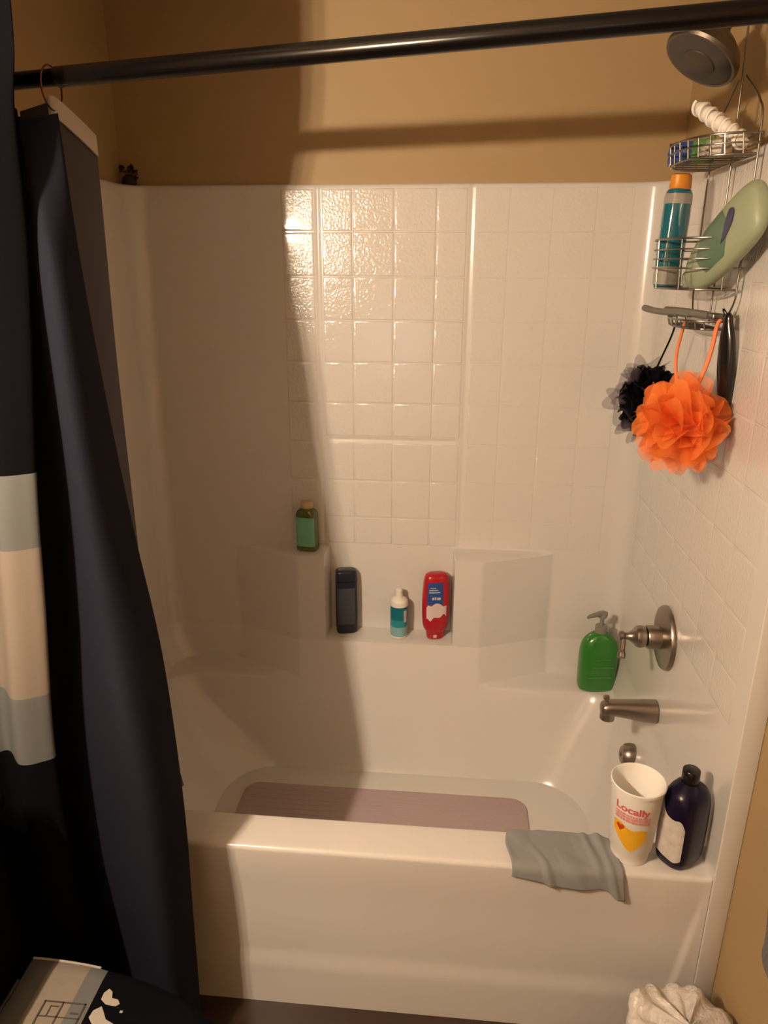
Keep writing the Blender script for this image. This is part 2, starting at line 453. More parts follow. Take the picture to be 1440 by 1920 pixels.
Cc = [(0.263, 0.1, 1.878), (0.271, 0.1, 1.635), (0.295, 0.09, 1.357), (0.33, 0.06, 1.138), (0.385, 0.0, 0.911), (0.434, -0.085, 0.641), (0.436, -0.1, 0.385), (0.429, -0.1, 0.03)]
Bc = [(0.209, 0.085, 1.866), (0.257, 0.03, 1.652), (0.276, 0.0, 1.441), (0.301, -0.04, 1.23), (0.334, -0.09, 0.993), (0.374, -0.15, 0.81), (0.389, -0.17, 0.548), (0.4, -0.18, 0.03)]
Vc = [(.196, .090, 1.885), (.185, .055, 1.65), (.185, .03, 1.446), (.19, .01, 1.237), (.19, -.01, .993), (.19, -.03, .779), (.19, -.04, .506), (.20, -.05, .030)]
V2 = [(.13, .09, 1.86), (.11, .06, 1.65), (.10, .05, 1.446), (.10, .0, 1.237), (.09, -.03, .993), (.09, -.05, .779), (.09, -.06, .506), (.09, -.07, .030)]
C2 = [(x-.030, y+.022, z) for x, y, z in Cc]; C2 = [(x, y if z > .5 else min(y, -.022), z) for x, y, z in C2]
C3 = [(x-.09, y+.02, z) for x, y, z in Cc]; C3 = [(x, y if z > .5 else min(y, -.024), z) for x, y, z in C3]
sc = tag(part('shower_curtain', ribbon([V2, Vc, Bc, Cc, C2, C3]), M['navy']), 'dark navy shower curtain bunched in long folds beside the grey liner', 'shower curtain')
A = [(0.272, 0.0, 2.405), (0.268, 0.0, 2.075), (0.262, 0.0, 1.96), (0.242, 0.0, 1.860), (0.228, 0.0, 1.651), (0.242, -0.1, 1.300), (0.238, -0.13, 1.062), (0.225, -0.15, 0.800), (0.228, -0.16, 0.536), (0.237, -0.17, 0.285), (0.234, -0.17, 0.04)]
def sh(dx, dy): return [(x+dx, y+dy*(1-sst(1.8, 1.95, z))+(.012 if z > 1.9 else 0)*0, z) for x, y, z in A]
O1 = [(-.024, y+.02*(z < 1.8), z) for x, y, z in A]; O2 = sh(-.15, -.03); O3 = sh(-.10, .02); O4 = sh(-.05, -.018); O5 = sh(-.012, -.004); O6 = sh(0, .012); O7 = sh(-.03, .03)
tag(part('shower_curtain', ribbon([O1, O2, O3, O4, O5, O6, O7]), M['stripe']), 'black fabric shower curtain with a grey and beige stripe band, outside the navy one', 'shower curtain')
tk = thing('curtain_track', 'slim white curtain track under the ceiling in front of the tub', 'curtain track', (.75, .0, ZC))
part('rail', box(XL0+.002, XR0-.002, -.012, .012, ZC-.024, ZC-.001, .003), M['porcelain'], tk)
part('end_stop', box(.27, .282, -.010, .010, ZC-.034, ZC-.022, .002), M['porcelain'], tk)
Ln = [(.19, .118, 1.885), (.240, .126, 1.900), (.250, .128, 1.903), (.268, .165, 1.878), (.280, .200, 1.855)]
def lcol(x, y, z): return [(x, y, z), (x-.004, y+.002, 1.71), (x-.010, y+.003, 1.44), (x-.011, y+.004, 1.10), (x-.012, y+.006, .75), (x+.03, y+.015, .42)]
ln = thing('shower_liner', 'dark grey liner with a white top hem inside the navy curtain', 'shower liner', (.26, .13, 1.9))
part('sheet', ribbon([lcol(*p) for p in Ln], thick=.0008), M['liner'], ln)
part('top_hem', ribbon([[(x, y-.0025, z+.004), (x, y-.0025, z-.012), (x, y-.0025, z-.030)] for x, y, z in Ln[1:]], thick=.004), M['header'], ln, 'white reinforced hem')

# ------------------------------------------------------------------ shower head, valve, spout, overflow
hd = thing('showerhead', 'brushed nickel shower head on an arm above the wire caddy', 'shower head', (XR0, .48, 2.11))
part('arm', tube(spline([(XR0, .48, 2.11), (1.50, .48, 2.115), (1.465, .48, 2.105), (1.445, .48, 2.085)], 8), .0105, 16), M['nickel'], hd)
part('escutcheon', lathe([(.032, 0), (.031, .006), (.02, .012), (.012, .014)], (XR0, .48, 2.11), (-1, 0, 0), 28), M['nickel'], hd)
hax = Vector((-.52, -.16, -.84)).normalized(); hc = Vector((1.448, .482, 2.092))
part('bell', lathe([(.013, -.012), (.017, 0), (.017, .014), (.022, .024), (.045, .040), (.066, .058), (.074, .072), (.076, .082), (.073, .088)], hc, hax, 40), M['headnickel'], hd)
part('face', lathe([(.068, .088), (.064, .0905), (.04, .092), (.02, .089), (.004, .089)], hc, hax, 36), M['darkface'], hd)
part('spray_core', lathe([(.034, .0905), (.033, .093), (.026, .094), (.004, .0945)], hc, hax, 30), M['bin'], hd)

vt = thing('shower_valve', 'round brushed nickel shower valve with lever handle above the tub spout', 'faucet valve', (1.498, .475, .75))
vc = Vector((1.4975, .475, .75))
part('cover_plate', lathe([(.082, 0), (.082, .004), (.079, .009), (.06, .013), (.035, .015), (.02, .015)], vc, (-1, 0, 0), 48), M['nickel'], vt)
part('stem', lathe([(.030, .012), (.030, .045), (.028, .048), (.0, .048)], vc, (-1, 0, 0), 32), M['nickel'], vt)
hnd = part('handle', lathe([(.018, .046), (.026, .052), (.029, .064), (.026, .074), (.018, .080), (.010, .092), (.009, .100), (.013, .106), (.012, .114), (.003, .117)], vc, (-1, 0, 0), 32), M['nickel'], vt)
part('lever', tube(spline([(1.393, .475, .75), (1.390, .462, .735), (1.386, .445, .718), (1.383, .436, .708)], 6), [.007]*6+[.0075]*6+[.010]*6+[.005], 12), M['nickel'], hnd)

sp = thing('tub_spout', 'brushed nickel tub spout with diverter knob under the valve', 'faucet', (1.498, .472, .535))
B = Body(prof_smooth([(0, .030, .030, 2.2, 0, 0), (.03, .029, .029, 2.2, 0, 0), (.08, .024, .023, 2.3, 0, .003), (.115, .022, .020, 2.4, 0, .004), (.137, .019, .017, 2.4, 0, .001), (.142, .006, .006, 2.2, 0, 0)], 3), Matrix(((0, 0, -1, 1.498), (1, 0, 0, .472), (0, 1, 0, .535), (0, 0, 0, 1))))
part('body', B.mesh(), M['nickel'], sp)
part('outlet', lathe([(.019, 0), (.019, -.024), (.015, -.026), (.014, -.012)], (1.376, .472, .530), (0, 0, 1), 24), M['nickel'], sp)
part('diverter_knob', lathe([(.004, 0), (.004, .010), (.008, .013), (.0085, .020), (.004, .023)], (1.372, .472, .553), (-.2, 0, 1), 18), M['nickel'], sp)
ov = thing('overflow_plate', 'small nickel overflow plate on the tub end wall behind the cup', 'drain cover', (1.485, .53, .345))
xo = XRf(.345)
part('plate', lathe([(.034, 0), (.034, .014), (.030, .026), (.022, .034), (.002, .036)], (xo+.004, .545, .338), (-1, 0, .12), 32), M['nickel'], ov)
part('screw', lathe([(.005, 0), (.005, .002), (.001, .003)], (xo-.032, .545, .342), (-1, 0, .12), 12), M['wire'], ov)

# ------------------------------------------------------------------ wire caddy hanging from the arm
W = 1.490
cad = thing('shower_caddy', 'three tier wire shower caddy hanging from the shower arm', 'shower caddy', (W, .455, 1.5))
def dloop(y0, y1, xf, z, n=20, xb=W-.005):
    pts = []; yc, hy = (y0+y1)/2, (y1-y0)/2
    for i in range(n+1):
        a = math.pi*i/n; pts.append((xb-(xb-xf)*math.sin(a)**.6, yc-hy*math.cos(a), z))
    return pts
def basket(y0, y1, xf, rails, base, nb=9, r=.0017):
    ms = []
    for i, z in enumerate(rails): ms.append(tube(dloop(y0, y1, xf, z), r*(1.4 if i == 0 else 1), 6, True))
    ms.append(tube(dloop(y0+.008, y1-.008, xf+.008, base), r*1.3, 6, True))
    for i in range(1, nb):
        y = lerp(y0, y1, i/nb); yc, hy = (y0+y1)/2, (y1-y0)/2; s = max(0, 1-((y-yc)/hy)**2)**.3
        xx = (W-.005)-(W-.005-xf-.008)*s
        ms.append(tube([(W-.005, y, base), (xx, y, base)], r*.9, 6))
    for i in range(0, 13):
        a = math.pi*(i+.5)/13; yc, hy = (y0+y1)/2, (y1-y0)/2
        x_, y_ = (W-.005)-(W-.005-xf)*math.sin(a)**.6, yc-hy*math.cos(a)
        if i % 3 == 0 or len(rails) < 3: ms.append(tube([(x_, y_, rails[0]), (x_+.004, y_, base)], r*.9, 6))
    return join(*ms)
part('basket', basket(.310, .585, 1.368, [1.868, 1.852], 1.834, 8), M['wire'], cad)
part('basket', basket(.315, .590, 1.362, [1.690, 1.670, 1.652, 1.634], 1.594, 12), M['wire'], cad)
part('soap_tray', basket(.345, .545, 1.404, [1.532], 1.516, 12), M['wire'], cad)
ms = []
for y, s in ((.318, -1), (.582, 1)):
    yt = .345 if s < 0 else .545
    ms.append(tube(spline([(W-.006, .455+s*.02, 1.985), (W-.006, y-s*.03, 1.93), (W-.006, y, 1.87), (W-.006, y, 1.62), (W-.006, y-s*.004, 1.57), (W-.012, yt, 1.532)], 6), .0021, 8))
part('side_frame', join(*ms), M['wire'], cad)
part('hanger', join(tube(spline([(W-.004, .455, 1.520), (W-.004, .455, 1.75), (W-.006, .455, 1.98), (W-.004, .470, 2.08), (W+.002, .48, 2.125), (W+.006, .493, 2.115)], 6), .0021, 8)), M['wire'], cad)

# top basket contents
pk = thing('wash_packet', 'blue and green crinkled packet in the top caddy basket', 'packet', (1.41, .50, 1.838))
def pillow(c, ax, wd, h, t, n=10, seed=1):
    rnd = random.Random(seed); a = Vector(ax).normalized(); up = Vector((0, 0, 1)); nn = a.cross(up).normalized(); rows = []
    ks = [(rnd.uniform(8, 26), rnd.uniform(8, 26), rnd.uniform(0, 6)) for _ in range(4)]
    top = []; bot = []
    for s, acc in ((1, top), (-1, bot)):
        for i in range(n+1):
            r = []
            for j in range(n+1):
                u, v = j/n-.5, i/n-.5
                th = t*max(0, (1-(2*u)**4)*(1-(2*v)**4))**.6 * (1+.25*sum(math.sin(p*u+q*v+k) for p, q, k in ks)/2)
                r.append(Vector(c)+a*(u*wd)+up*(v*h)+nn*(s*th/2))
            acc.append(r)
    return join(grid(top), grid(bot))
dv = (.075, -.125, 0)
part('blue_end', pillow((1.398, .500, 1.858), (.055, -.06, 0), .060, .044, .03, seed=2), M['pblue'], pk)
part('green_end', pillow((1.430, .462, 1.858), (.055, -.06, .0), .05, .046, .03, seed=3), M['pgreen'], pk)
tag(part('plastic_wrap', pillow((1.430, .405, 1.853), (.02, -.15, .004), .075, .032, .03, seed=5, n=16), M['film']), 'pale crinkled plastic wrap lying in the top caddy basket', 'wrap')
st = thing('twisted_brush', 'white stick with twisted ridges leaning out of the top caddy basket', 'brush', (1.466, .36, 1.855))
a_, b_ = Vector((1.471, .352, 1.856)), Vector((1.413, .487, 1.945)); pts, rad = [], []
for i in range(61):
    t = i/60; pts.append(a_.lerp(b_, t)); rad.append(.0125+.0022*math.cos(t*2*math.pi*8) if 2 < i < 58 else .008)
part('shaft', tube(pts, rad, 14), M['whitep'], st)
ax_ = (b_-a_).normalized(); n1 = ax_.orthogonal().normalized(); n2 = ax_.cross(n1)
hel = [a_.lerp(b_, i/120)+n1*(.0142*math.cos(i/120*2*math.pi*7))+n2*(.0142*math.sin(i/120*2*math.pi*7)) for i in range(4, 117)]
part('ridge', tube(hel, .0032, 6), M['foam'], st)

# middle basket: teal bottle with orange cap, pale green bottle leaning
tb = thing('body_wash_bottle', 'shiny teal bottle with orange cap standing in the middle caddy basket', 'bottle', (1.402, .515, 1.597))
Mt = TR((1.402, .515, 1.597), .5, 0, 0) @ Euler((.02, .02, 0)).to_matrix().to_4x4()
b1 = Body(prof_smooth([(0, .028, .021, 2.4), (.004, .027, .023, 2.4), (.05, .029, .024, 2.5), (.15, .029, .024, 2.5), (.185, .027, .023, 2.4), (.194, .024, .020, 2.2), (.197, .018, .016, 2)], 4), Mt)
part('body', b1.mesh(), M['tealgel'], tb)
part('base_band', b1.patch(0, 2*math.pi, .003, .040, 40, 4), M['clear'], tb)
part('shoulder_band', b1.patch(0, 2*math.pi, .166, .186, 40, 4), M['clear'], tb)
part('cap', Body([(.194, .021, .019, 2), (.198, .024, .021, 2), (.222, .022, .019, 2), (.225, .016, .014, 2)], Mt, 32).mesh(), M['orange'], tb)
pg = thing('shampoo_bottle', 'pale green flat bottle with dark blue emblem leaning in the middle caddy basket', 'bottle', (1.44, .43, 1.6))
p0, p1 = Vector((1.435, .442, 1.618)), Vector((1.464, .185, 1.752)); zax = (p1-p0).normalized(); yax = Vector((-1, 0, 0)); yax = (yax-zax*yax.dot(zax)).normalized(); xax = yax.cross(zax)
Mg = Matrix(((xax.x, yax.x, zax.x, p0.x), (xax.y, yax.y, zax.y, p0.y), (xax.z, yax.z, zax.z, p0.z), (0, 0, 0, 1)))
b2 = Body(prof_smooth([(0, .022, .014, 2.2), (.006, .034, .018, 2.3), (.05, .052, .023, 2.3), (.12, .060, .024, 2.3), (.20, .060, .023, 2.4), (.25, .054, .021, 2.3), (.272, .040, .016, 2.2), (.280, .018, .009, 2)], 4), Mg)
part('body', b2.mesh(), M['palegreen'], pg)
part('label', b2.patch(math.pi*.25, math.pi*.75, lambda t: .07+.03*abs(2*t-1), lambda t: .20-.03*abs(2*t-1)), M['sage'], pg)
part('emblem', b2.patch(math.pi*.38, math.pi*.60, lambda t: .205-.035*t, lambda t: .208-.035*t+.030*math.sin(math.pi*t)**.7, off=.0018), M['inkblue'], pg)
part('cap', Body([(-.024, .020, .013, 2.2), (-.020, .022, .014, 2.2), (.004, .022, .014, 2.2)], Mg, 32).mesh(), M['palegreen'], pg)

# razor on the tray
rz = thing('razor', 'grey plastic razor lying across the bottom soap tray of the caddy', 'razor', (1.42, .49, 1.533))
part('handle', tube(spline([(1.372, .562, 1.548), (1.392, .530, 1.5425), (1.418, .49, 1.541), (1.445, .45, 1.540)], 6), [.006, .007, .0075, .0075, .007]+[.0068]*14, 12), M['greyp'], rz)
part('grip', tube(spline([(1.405, .512, 1.545), (1.43, .475, 1.5445), (1.462, .43, 1.541), (1.474, .408, 1.539)], 6), [.005]+[.0085]*14+[.0075, .006, .005, .003], 12), M['greyp'], rz)
part('blade_head', box(1.462, 1.484, .365, .405, 1.534, 1.547, .003), M['wire'], rz)

# loofahs
def ruffle(center, rad, nd, seed, freq=(5, 9), amp=.33, squash=(1, 1, 1), nr=7, na=44, hole=.12, rmin=.8):
    rnd = random.Random(seed); v = []; f = []; c = Vector(center)
    for d in range(nd):
        q = Euler((rnd.uniform(0, 6.28), rnd.uniform(0, 6.28), rnd.uniform(0, 6.28))).to_quaternion()
        k = rnd.randint(*freq); ph = rnd.uniform(0, 6.28); k2 = rnd.randint(2, 4); ph2 = rnd.uniform(0, 6.28); Rr = rad*rnd.uniform(rmin, 1.0); st = len(v)
        for i in range(nr):
            t = lerp(hole, 1, i/(nr-1))
            for j in range(na):
                a = 2*math.pi*j/na
                h = amp*Rr*t*t*(math.sin(k*a+ph)+.45*math.sin(k2*a+ph2)); rr = Rr*t*(1-.18*t*math.cos(k*a+ph)**2)
                p = q @ Vector((rr*math.cos(a), rr*math.sin(a), h))
                if p.length > rad: p = p*(rad/p.length)
                v.append(c+Vector((p.x*squash[0], p.y*squash[1], p.z*squash[2])))
        for i in range(nr-1):
            for j in range(na):
                a = st+i*na+j; b = st+i*na+(j+1) % na; f.append((a, b, b+na, a+na))
    m = bpy.data.meshes.new('r'); m.from_pydata([tuple(x) for x in v], [], f); m.update()
    for p in m.polygons: p.use_smooth = True
    return m
lo = thing('loofah', 'orange mesh bath puff hanging from the wire caddy', 'loofah', (1.41, .295, 1.335))
part('netting', ruffle((1.406, .295, 1.332), .105, 15, 11, freq=(3, 5), amp=.38, squash=(.90, 1.0, 1.05), nr=9, na=64), M['nets'], lo)
part('cord', join(tube(spline([(1.433, .445, 1.522), (1.426, .430, 1.51), (1.404, .375, 1.45), (1.405, .32, 1.37)], 8), .0034, 8), tube(spline([(1.468, .332, 1.536), (1.461, .328, 1.525), (1.448, .312, 1.46), (1.42, .30, 1.38)], 8), .0042, 8)), M['cord'], lo)
lk = thing('loofah', 'black mesh bath puff with lavender edges behind the orange one', 'loofah', (1.41, .56, 1.335))
part('netting', ruffle((1.405, .545, 1.335), .082, 14, 21, freq=(4, 6), amp=.34, na=72, squash=(.95, .9, 1.12)), M['netk'], lk)
part('edge_netting', ruffle((1.395, .555, 1.335), .100, 5, 33, freq=(4, 5), amp=.42, na=80, squash=(.95, .9, 1.12), hole=.7), M['netl'], lk)
part('cord', tube(spline([(1.43, .50, 1.515), (1.428, .52, 1.48), (1.41, .55, 1.40)], 6), .0024, 6), M['black'], lk)
br = thing('bath_brush', 'glossy black brush handle hanging from the caddy beside the orange puff', 'brush', (1.478, .31, 1.546))
BB = Body(prof_smooth([(-.20, .005, .004, 2), (-.19, .011, .007, 2), (-.15, .017, .010, 2), (-.10, .021, .011, 2), (-.05, .018, .010, 2), (-.02, .011, .008, 2), (-.006, .009, .007, 2), (.002, .004, .003, 2)], 4), TR((1.474, .312, 1.55), -1.1, .05, -.08), 28)
part('handle', BB.mesh(), M['black'], br)
part('hang_loop', tube(spline([(1.474, .318, 1.545), (1.468, .325, 1.556), (1.474, .335, 1.552), (1.478, .338, 1.535)], 6), .003, 8), M['black'], br)

# ------------------------------------------------------------------ bottles on the ledges
gb = thing('lotion_bottle', 'small olive glass bottle with mint label and cream cap on the ledge', 'bottle', (.497, .922, .779))
Mb = TR((.497, .922, .7765), -.15)
b3 = Body(prof_smooth([(0, .031, .022, 3.4), (.005, .034, .025, 3.6), (.06, .034, .025, 3.6), (.115, .034, .025, 3.4), (.130, .029, .021, 2.8), (.137, .018, .016, 2.2), (.141, .016, .015, 2)], 4), Mb)
part('body', b3.mesh(), M['olive'], gb)
part('label', b3.patch(math.pi*1.21, math.pi*1.79, .016, .112), M['mint'], gb)
part('cap', Body([(.139, .018, .017, 2), (.141, .020, .019, 2), (.157, .020, .019, 2), (.159, .018, .017, 2)], Mb, 28).mesh(), M['cream'], gb)

NZ = .4805
nb = thing('shampoo_bottle', 'dark navy rectangular bottle standing in the niche beside its left wall', 'bottle', (.617, .935, NZ))
Mn = TR((.617, .934, NZ), .22)
b4 = Body(prof_smooth([(0, .028, .018, 3.6), (.006, .034, .022, 4), (.06, .036, .024, 4.5), (.17, .035, .024, 4.5), (.212, .034, .023, 4.2), (.222, .030, .019, 3.8), (.225, .02, .012, 3)], 4), Mn)
part('body', b4.mesh(), M['navyplastic'], nb)
part('label', b4.patch(math.pi*1.24, math.pi*1.66, .035, .165), M['navylab'], nb)
part('cap_seam', b4.patch(0, 2*math.pi, .186, .189, 40, 2), M['black'], nb)

tl = thing('cleanser_bottle', 'small teal and white squeeze bottle in the middle of the niche', 'bottle', (.792, .925, NZ))
Mq = TR((.792, .922, NZ), 0)
b5 = Body(prof_smooth([(0, .024, .024, 2), (.003, .0285, .0285, 2), (.05, .029, .029, 2), (.112, .029, .029, 2)], 4), Mq)
part('body', b5.mesh(), M['teal'], tl)
part('base_ring', Body([(-.0002, .0275, .0275, 2), (.001, .0296, .0296, 2), (.006, .0297, .0297, 2)], Mq).mesh(), M['whitep'], tl)
part('label', b5.patch(-.95, -.55, .058, .100, 8, 4), M['lab_white'], tl)
part('cap', Body(prof_smooth([(.111, .0292, .0292, 2), (.118, .0292, .0292, 2), (.130, .027, .027, 2), (.139, .016, .016, 2), (.143, .0125, .0125, 2), (.158, .0115, .0115, 2), (.166, .0105, .0105, 2), (.169, .004, .004, 2)], 3), Mq).mesh(), M['whitep'], tl)

rb = thing('body_wash_bottle', 'red upside down body wash bottle with blue and white label in the niche', 'bottle', (.913, .925, NZ))
Mr = TR((.911, .922, NZ), .28)
b6 = Body(prof_smooth([(0, .024, .018, 2.2), (.003, .027, .020, 2.3), (.020, .029, .022, 2.4), (.028, .031, .0235, 2.4), (.034, .037, .025, 2.6), (.055, .042, .027, 2.7), (.12, .0445, .028, 2.8), (.185, .042, .027, 2.8), (.215, .038, .024, 2.7), (.226, .031, .018, 2.5), (.229, .02, .011, 2.2)], 4), Mr)
part('body', b6.mesh(), M['red'], rb)
part('flip_cap', Body([(.0, .0245, .0185, 2.2), (.0008, .0275, .0205, 2.3), (.018, .0298, .0228, 2.4), (.022, .0298, .0228, 2.4), (.023, .028, .021, 2.4)], Mr).mesh(), M['redcap'], rb)
part('thumb_tab', b6.patch(math.pi*1.40, math.pi*1.50, .006, .018, 5, 3, .0016), M['pink'], rb)
bl = part('label', b6.patch(math.pi*1.25, math.pi*1.58, .128, .204, 14, 10), M['blue'], rb)
part('white_label', b6.patch(math.pi*1.24, math.pi*1.68, lambda t: .082-.008*math.sin(5*t+.5)+.004*math.sin(17*t), lambda t: .118+.012*math.sin(math.pi*t)+.004*math.sin(14*t), 20, 8, .0011), M['pink'], rb)
for (u0, u1, z0, z1) in ((1.33, 1.47, .186, .1885), (1.31, 1.50, .178, .1815), (1.31, 1.52, .170, .1735), (1.40, 1.44, .146, .155), (1.45, 1.48, .146, .156), (1.49, 1.53, .145, .154)):
    part('lettering', b6.patch(math.pi*u0, math.pi*u1, z0, z1, 5, 2, .0013), M['lab_white'], bl)

pm = thing('soap_bottle', 'green pump soap bottle on the corner deck beside the valve', 'soap dispenser', (1.440, .868, .362))
Mp = TR((1.430, .866, .3585), .10) @ Matrix.Scale(1.07, 4)
b7 = Body(prof_smooth([(0, .048, .027, 3), (.005, .053, .031, 3.2), (.05, .055, .034, 3.2), (.10, .056, .035, 3), (.135, .054, .033, 2.8), (.160, .045, .028, 2.5), (.175, .030, .022, 2.3), (.182, .018, .016, 2), (.185, .016, .015, 2)], 4), Mp)
part('body', b7.mesh(), M['green'], pm)
for z, u0, u1 in ((.046, 1.36, 1.66), (.080, 1.38, 1.68), (.106, 1.44, 1.60)):
    part('embossed_rib', tube([b7.at(math.pi*lerp(u0, u1, i/12), z+.003*math.sin(math.pi*i/12), .0006) for i in range(13)], .0032, 8), M['green2'], pm)
part('collar', Body([(.182, .0165, .0165, 2), (.183, .018, .018, 2), (.203, .017, .017, 2), (.205, .013, .013, 2)], Mp, 28).mesh(), M['pump'], pm)
part('pump_stem', Body([(.203, .006, .006, 2), (.226, .006, .006, 2), (.230, .012, .012, 2), (.240, .013, .013, 2), (.244, .010, .010, 2)], Mp, 20).mesh(), M['pump'], pm)
part('spout', tube([Mp @ Vector(q) for q in ((.012, 0, .238), (0, 0, .241), (-.02, -.008, .243), (-.042, -.018, .242), (-.050, -.022, .239))], [.009, .011, .008, .006, .004], 12), M['pump'], pm)

# ------------------------------------------------------------------ things on the front rim
RZ = .4557
cu = thing('foam_cup', 'tall white foam cup with red lettering and yellow print on the tub rim', 'cup', (1.346, .059, RZ))
cc_ = Vector((1.346, .059, RZ)); rb_, rt_, hh = .0395, .0535, .186
part('wall', lathe([(.0, .004), (rb_-.004, .004), (rt_-.0035, hh-.002), (rt_-.0005, hh+.0015), (rt_+.0015, hh), (rt_+.0012, hh-.007), (rt_-.0015, hh-.009), (rb_+.004, .030), (rb_, .024), (rb_-.001, .001), (.0, .0)], cc_, (0, 0, 1), 56, 40, False), M['foam'], cu)
CB = Body([(0, rb_, rb_, 2), (.024, rb_, rb_, 2), (.030, rb_+.004, rb_+.004, 2), (hh-.009, rt_-.0015, rt_-.0015, 2)], TR(cc_))
uf = math.pi*1.5-.38
def on_cup(px, pz, off=.0009): return CB.at(uf+px/.047, pz, off)
yl_ = []
outl = lambda t: (lerp(-.036, .034, t))
rows = []
for i in range(11):
    t = i/10; x = outl(t)
    lo_ = .040+.040*abs((x-.004)/.036)**1.25; hi_ = .094+.014*(1-t)+.004*math.sin(9*t)
    rows.append([on_cup(x, lerp(lo_, hi_, j/8)) for j in range(9)])
yp = part('yellow_print', grid(rows), M['yellow'], cu)
hv = []
for i in range(24):
    a = 2*math.pi*i/24; hv.append((-.020+.00055*16*math.sin(a)**3, .097+.00060*(13*math.cos(a)-5*math.cos(2*a)-2*math.cos(3*a)-math.cos(4*a))))
part('heart_print', mesh([on_cup(x, z, .0015) for x, z in hv]+[on_cup(-.020, .096, .0015)], [(i, (i+1) % 24, 24) for i in range(24)]), M['heart'], cu)
fc = bpy.data.curves.new('t', 'FONT'); fc.body = 'Locally'; fc.size = .0235; fc.align_x = 'CENTER'; fc.offset = .0004
fo = bpy.data.objects.new('t', fc); COL.objects.link(fo); dg = bpy.context.evaluated_depsgraph_get(); tm = bpy.data.meshes.new_from_object(fo.evaluated_get(dg)); bpy.data.objects.remove(fo, do_unlink=True)
bm = bmesh.new(); bm.from_mesh(tm); bmesh.ops.subdivide_edges(bm, edges=[e for e in bm.edges if e.calc_length() > .004], cuts=2)
for v in bm.verts: v.co = on_cup(v.co.x-.001, v.co.y+.139-.06*v.co.x, .0012)
bm.to_mesh(tm); bm.free()
part('lettering', tm, M['redink'], cu, 'red word Locally')
rnd = random.Random(4)
for row_, (z, hgt) in enumerate(((.1295, .0042), (.1225, .0055), (.1150, .0060))):
    x = -.033
    while x < .032:
        wd = rnd.uniform(.003, .006); part('small_print', grid([[on_cup(x, z-.05*x, .0012), on_cup(x+wd, z-.05*(x+wd), .0012)], [on_cup(x, z+hgt-.05*x, .0012), on_cup(x+wd, z+hgt-.05*(x+wd), .0012)]]), M['pinkink'], cu); x += wd+rnd.uniform(.001, .002)

pb = thing('bubble_bath_bottle', 'dark purple bottle with torn white label beside the foam cup', 'bottle', (1.446, .054, RZ))
Mu = TR((1.446, .057, RZ), math.radians(38))
b8 = Body(prof_smooth([(0, .038, .028, 2.8), (.006, .044, .034, 3), (.03, .048, .038, 3), (.10, .049, .039, 2.9), (.148, .048, .038, 2.7), (.172, .041, .033, 2.5), (.188, .024, .022, 2.2), (.194, .016, .016, 2)], 4), Mu)
part('body', b8.mesh(), M['purple'], pb)
part('cap', Body([(.190, .016, .016, 2), (.192, .0178, .0178, 2), (.220, .0172, .0172, 2), (.222, .015, .015, 2)], Mu, 28).mesh(), M['black'], pb)
part('label', b8.patch(math.pi*.72, math.pi*1.24, lambda t: .020+.012*t+.006*math.sin(6*t), lambda t: .148+.010*math.sin(9*t)-.045*t*t, 22, 10), M['lab_white'], pb, 'torn white paper label')

# grey washcloth over the rim
rnd = random.Random(3)
def rimprof(s):
    """s: metres along the rim section from its inner edge to the front; returns y, z, outward"""
    if s < .077: return .088-s, .4562, (0, 1)
    s -= .077
    if s < .019:
        a = s/.019*math.pi/2; return .011-.012*math.sin(a), .4442+.012*math.cos(a), (-math.sin(a), math.cos(a))
    s -= .019; return -.001, .4442-s, (-1, 0)
rows = []; NX, NS = 56, 40
for i in range(NX+1):
    t = i/NX; x0 = lerp(1.092, 1.312, t); L = .107+.006*math.sin(3*t)+(.014*sst(.1, .55, t))+.026*sst(.8, 1.0, t); r = []
    for j in range(NS+1):
        q = j/NS; s = lerp(-.006-.010*math.sin(t*4)*t, L, q)
        y, z, (ny, nz) = rimprof(max(0, s))
        if s < 0: y, z = .088-s, .4562
        wv = .0022*math.sin(t*9+q*4)+.0018*math.sin(t*23-q*7)+.005*math.exp(-((t-.20-.14*q)/.035)**2)*sst(.15, .6, q)+.006*math.exp(-((t-.74-.05*q)/.03)**2)*(1-.5*q)+.007*math.exp(-((t-.86-.06*q)/.035)**2)
        off = .0035+max(0, wv)+.004*sst(.6, 1, q)*abs(math.sin(t*8))
        r.append((x0+(.020*q*(t-.1))-.006*math.sin(q*5)*(1-t), y+ny*off, z+nz*off))
    rows.append(r)
top_ = [[Vector(p) for p in r] for r in rows]
m1 = grid(top_, False, 60)
o = tag(part('washcloth', m1, M['cloth']), 'wrinkled grey washcloth draped over the front tub rim', 'washcloth')
sol = o.modifiers.new('thick', 'SOLIDIFY'); sol.thickness = .0025; sol.offset = 1

# bath mat in the basin
def rrect(x0, x1, y0, y1, r, n=8):
    out = []
    for cx, cy, a0 in ((x1-r, y1-r, 0), (x0+r, y1-r, 90), (x0+r, y0+r, 180), (x1-r, y0+r, 270)):
        for i in range(n+1): a = math.radians(a0+90*i/n); out.append((cx+r*math.cos(a), cy+r*math.sin(a)))
    return out
def slab(outline, z0, z1, b=.002):
    cx = sum(p[0] for p in outline)/len(outline); cy = sum(p[1] for p in outline)/len(outline)
    def ins(d): return [(x-(d if x > cx else -d), y-(d if y > cy else -d)) for x, y in outline]
    rows = [[(x, y, z) for x, y in o_] for o_, z in ((ins(0), z0), (ins(0), z1-b), (ins(b*.4), z1-b*.3), (ins(b), z1))]
    return grid(rows, True, 50, True)
bmw = thing('bath_mat', 'lavender grey rubber bath mat on the tub floor', 'bath mat', (.76, .45, .082))
part('sheet', slab(rrect(.335, 1.205, .27, .640, .045), .0825, .0885), M['mat_'], bmw)
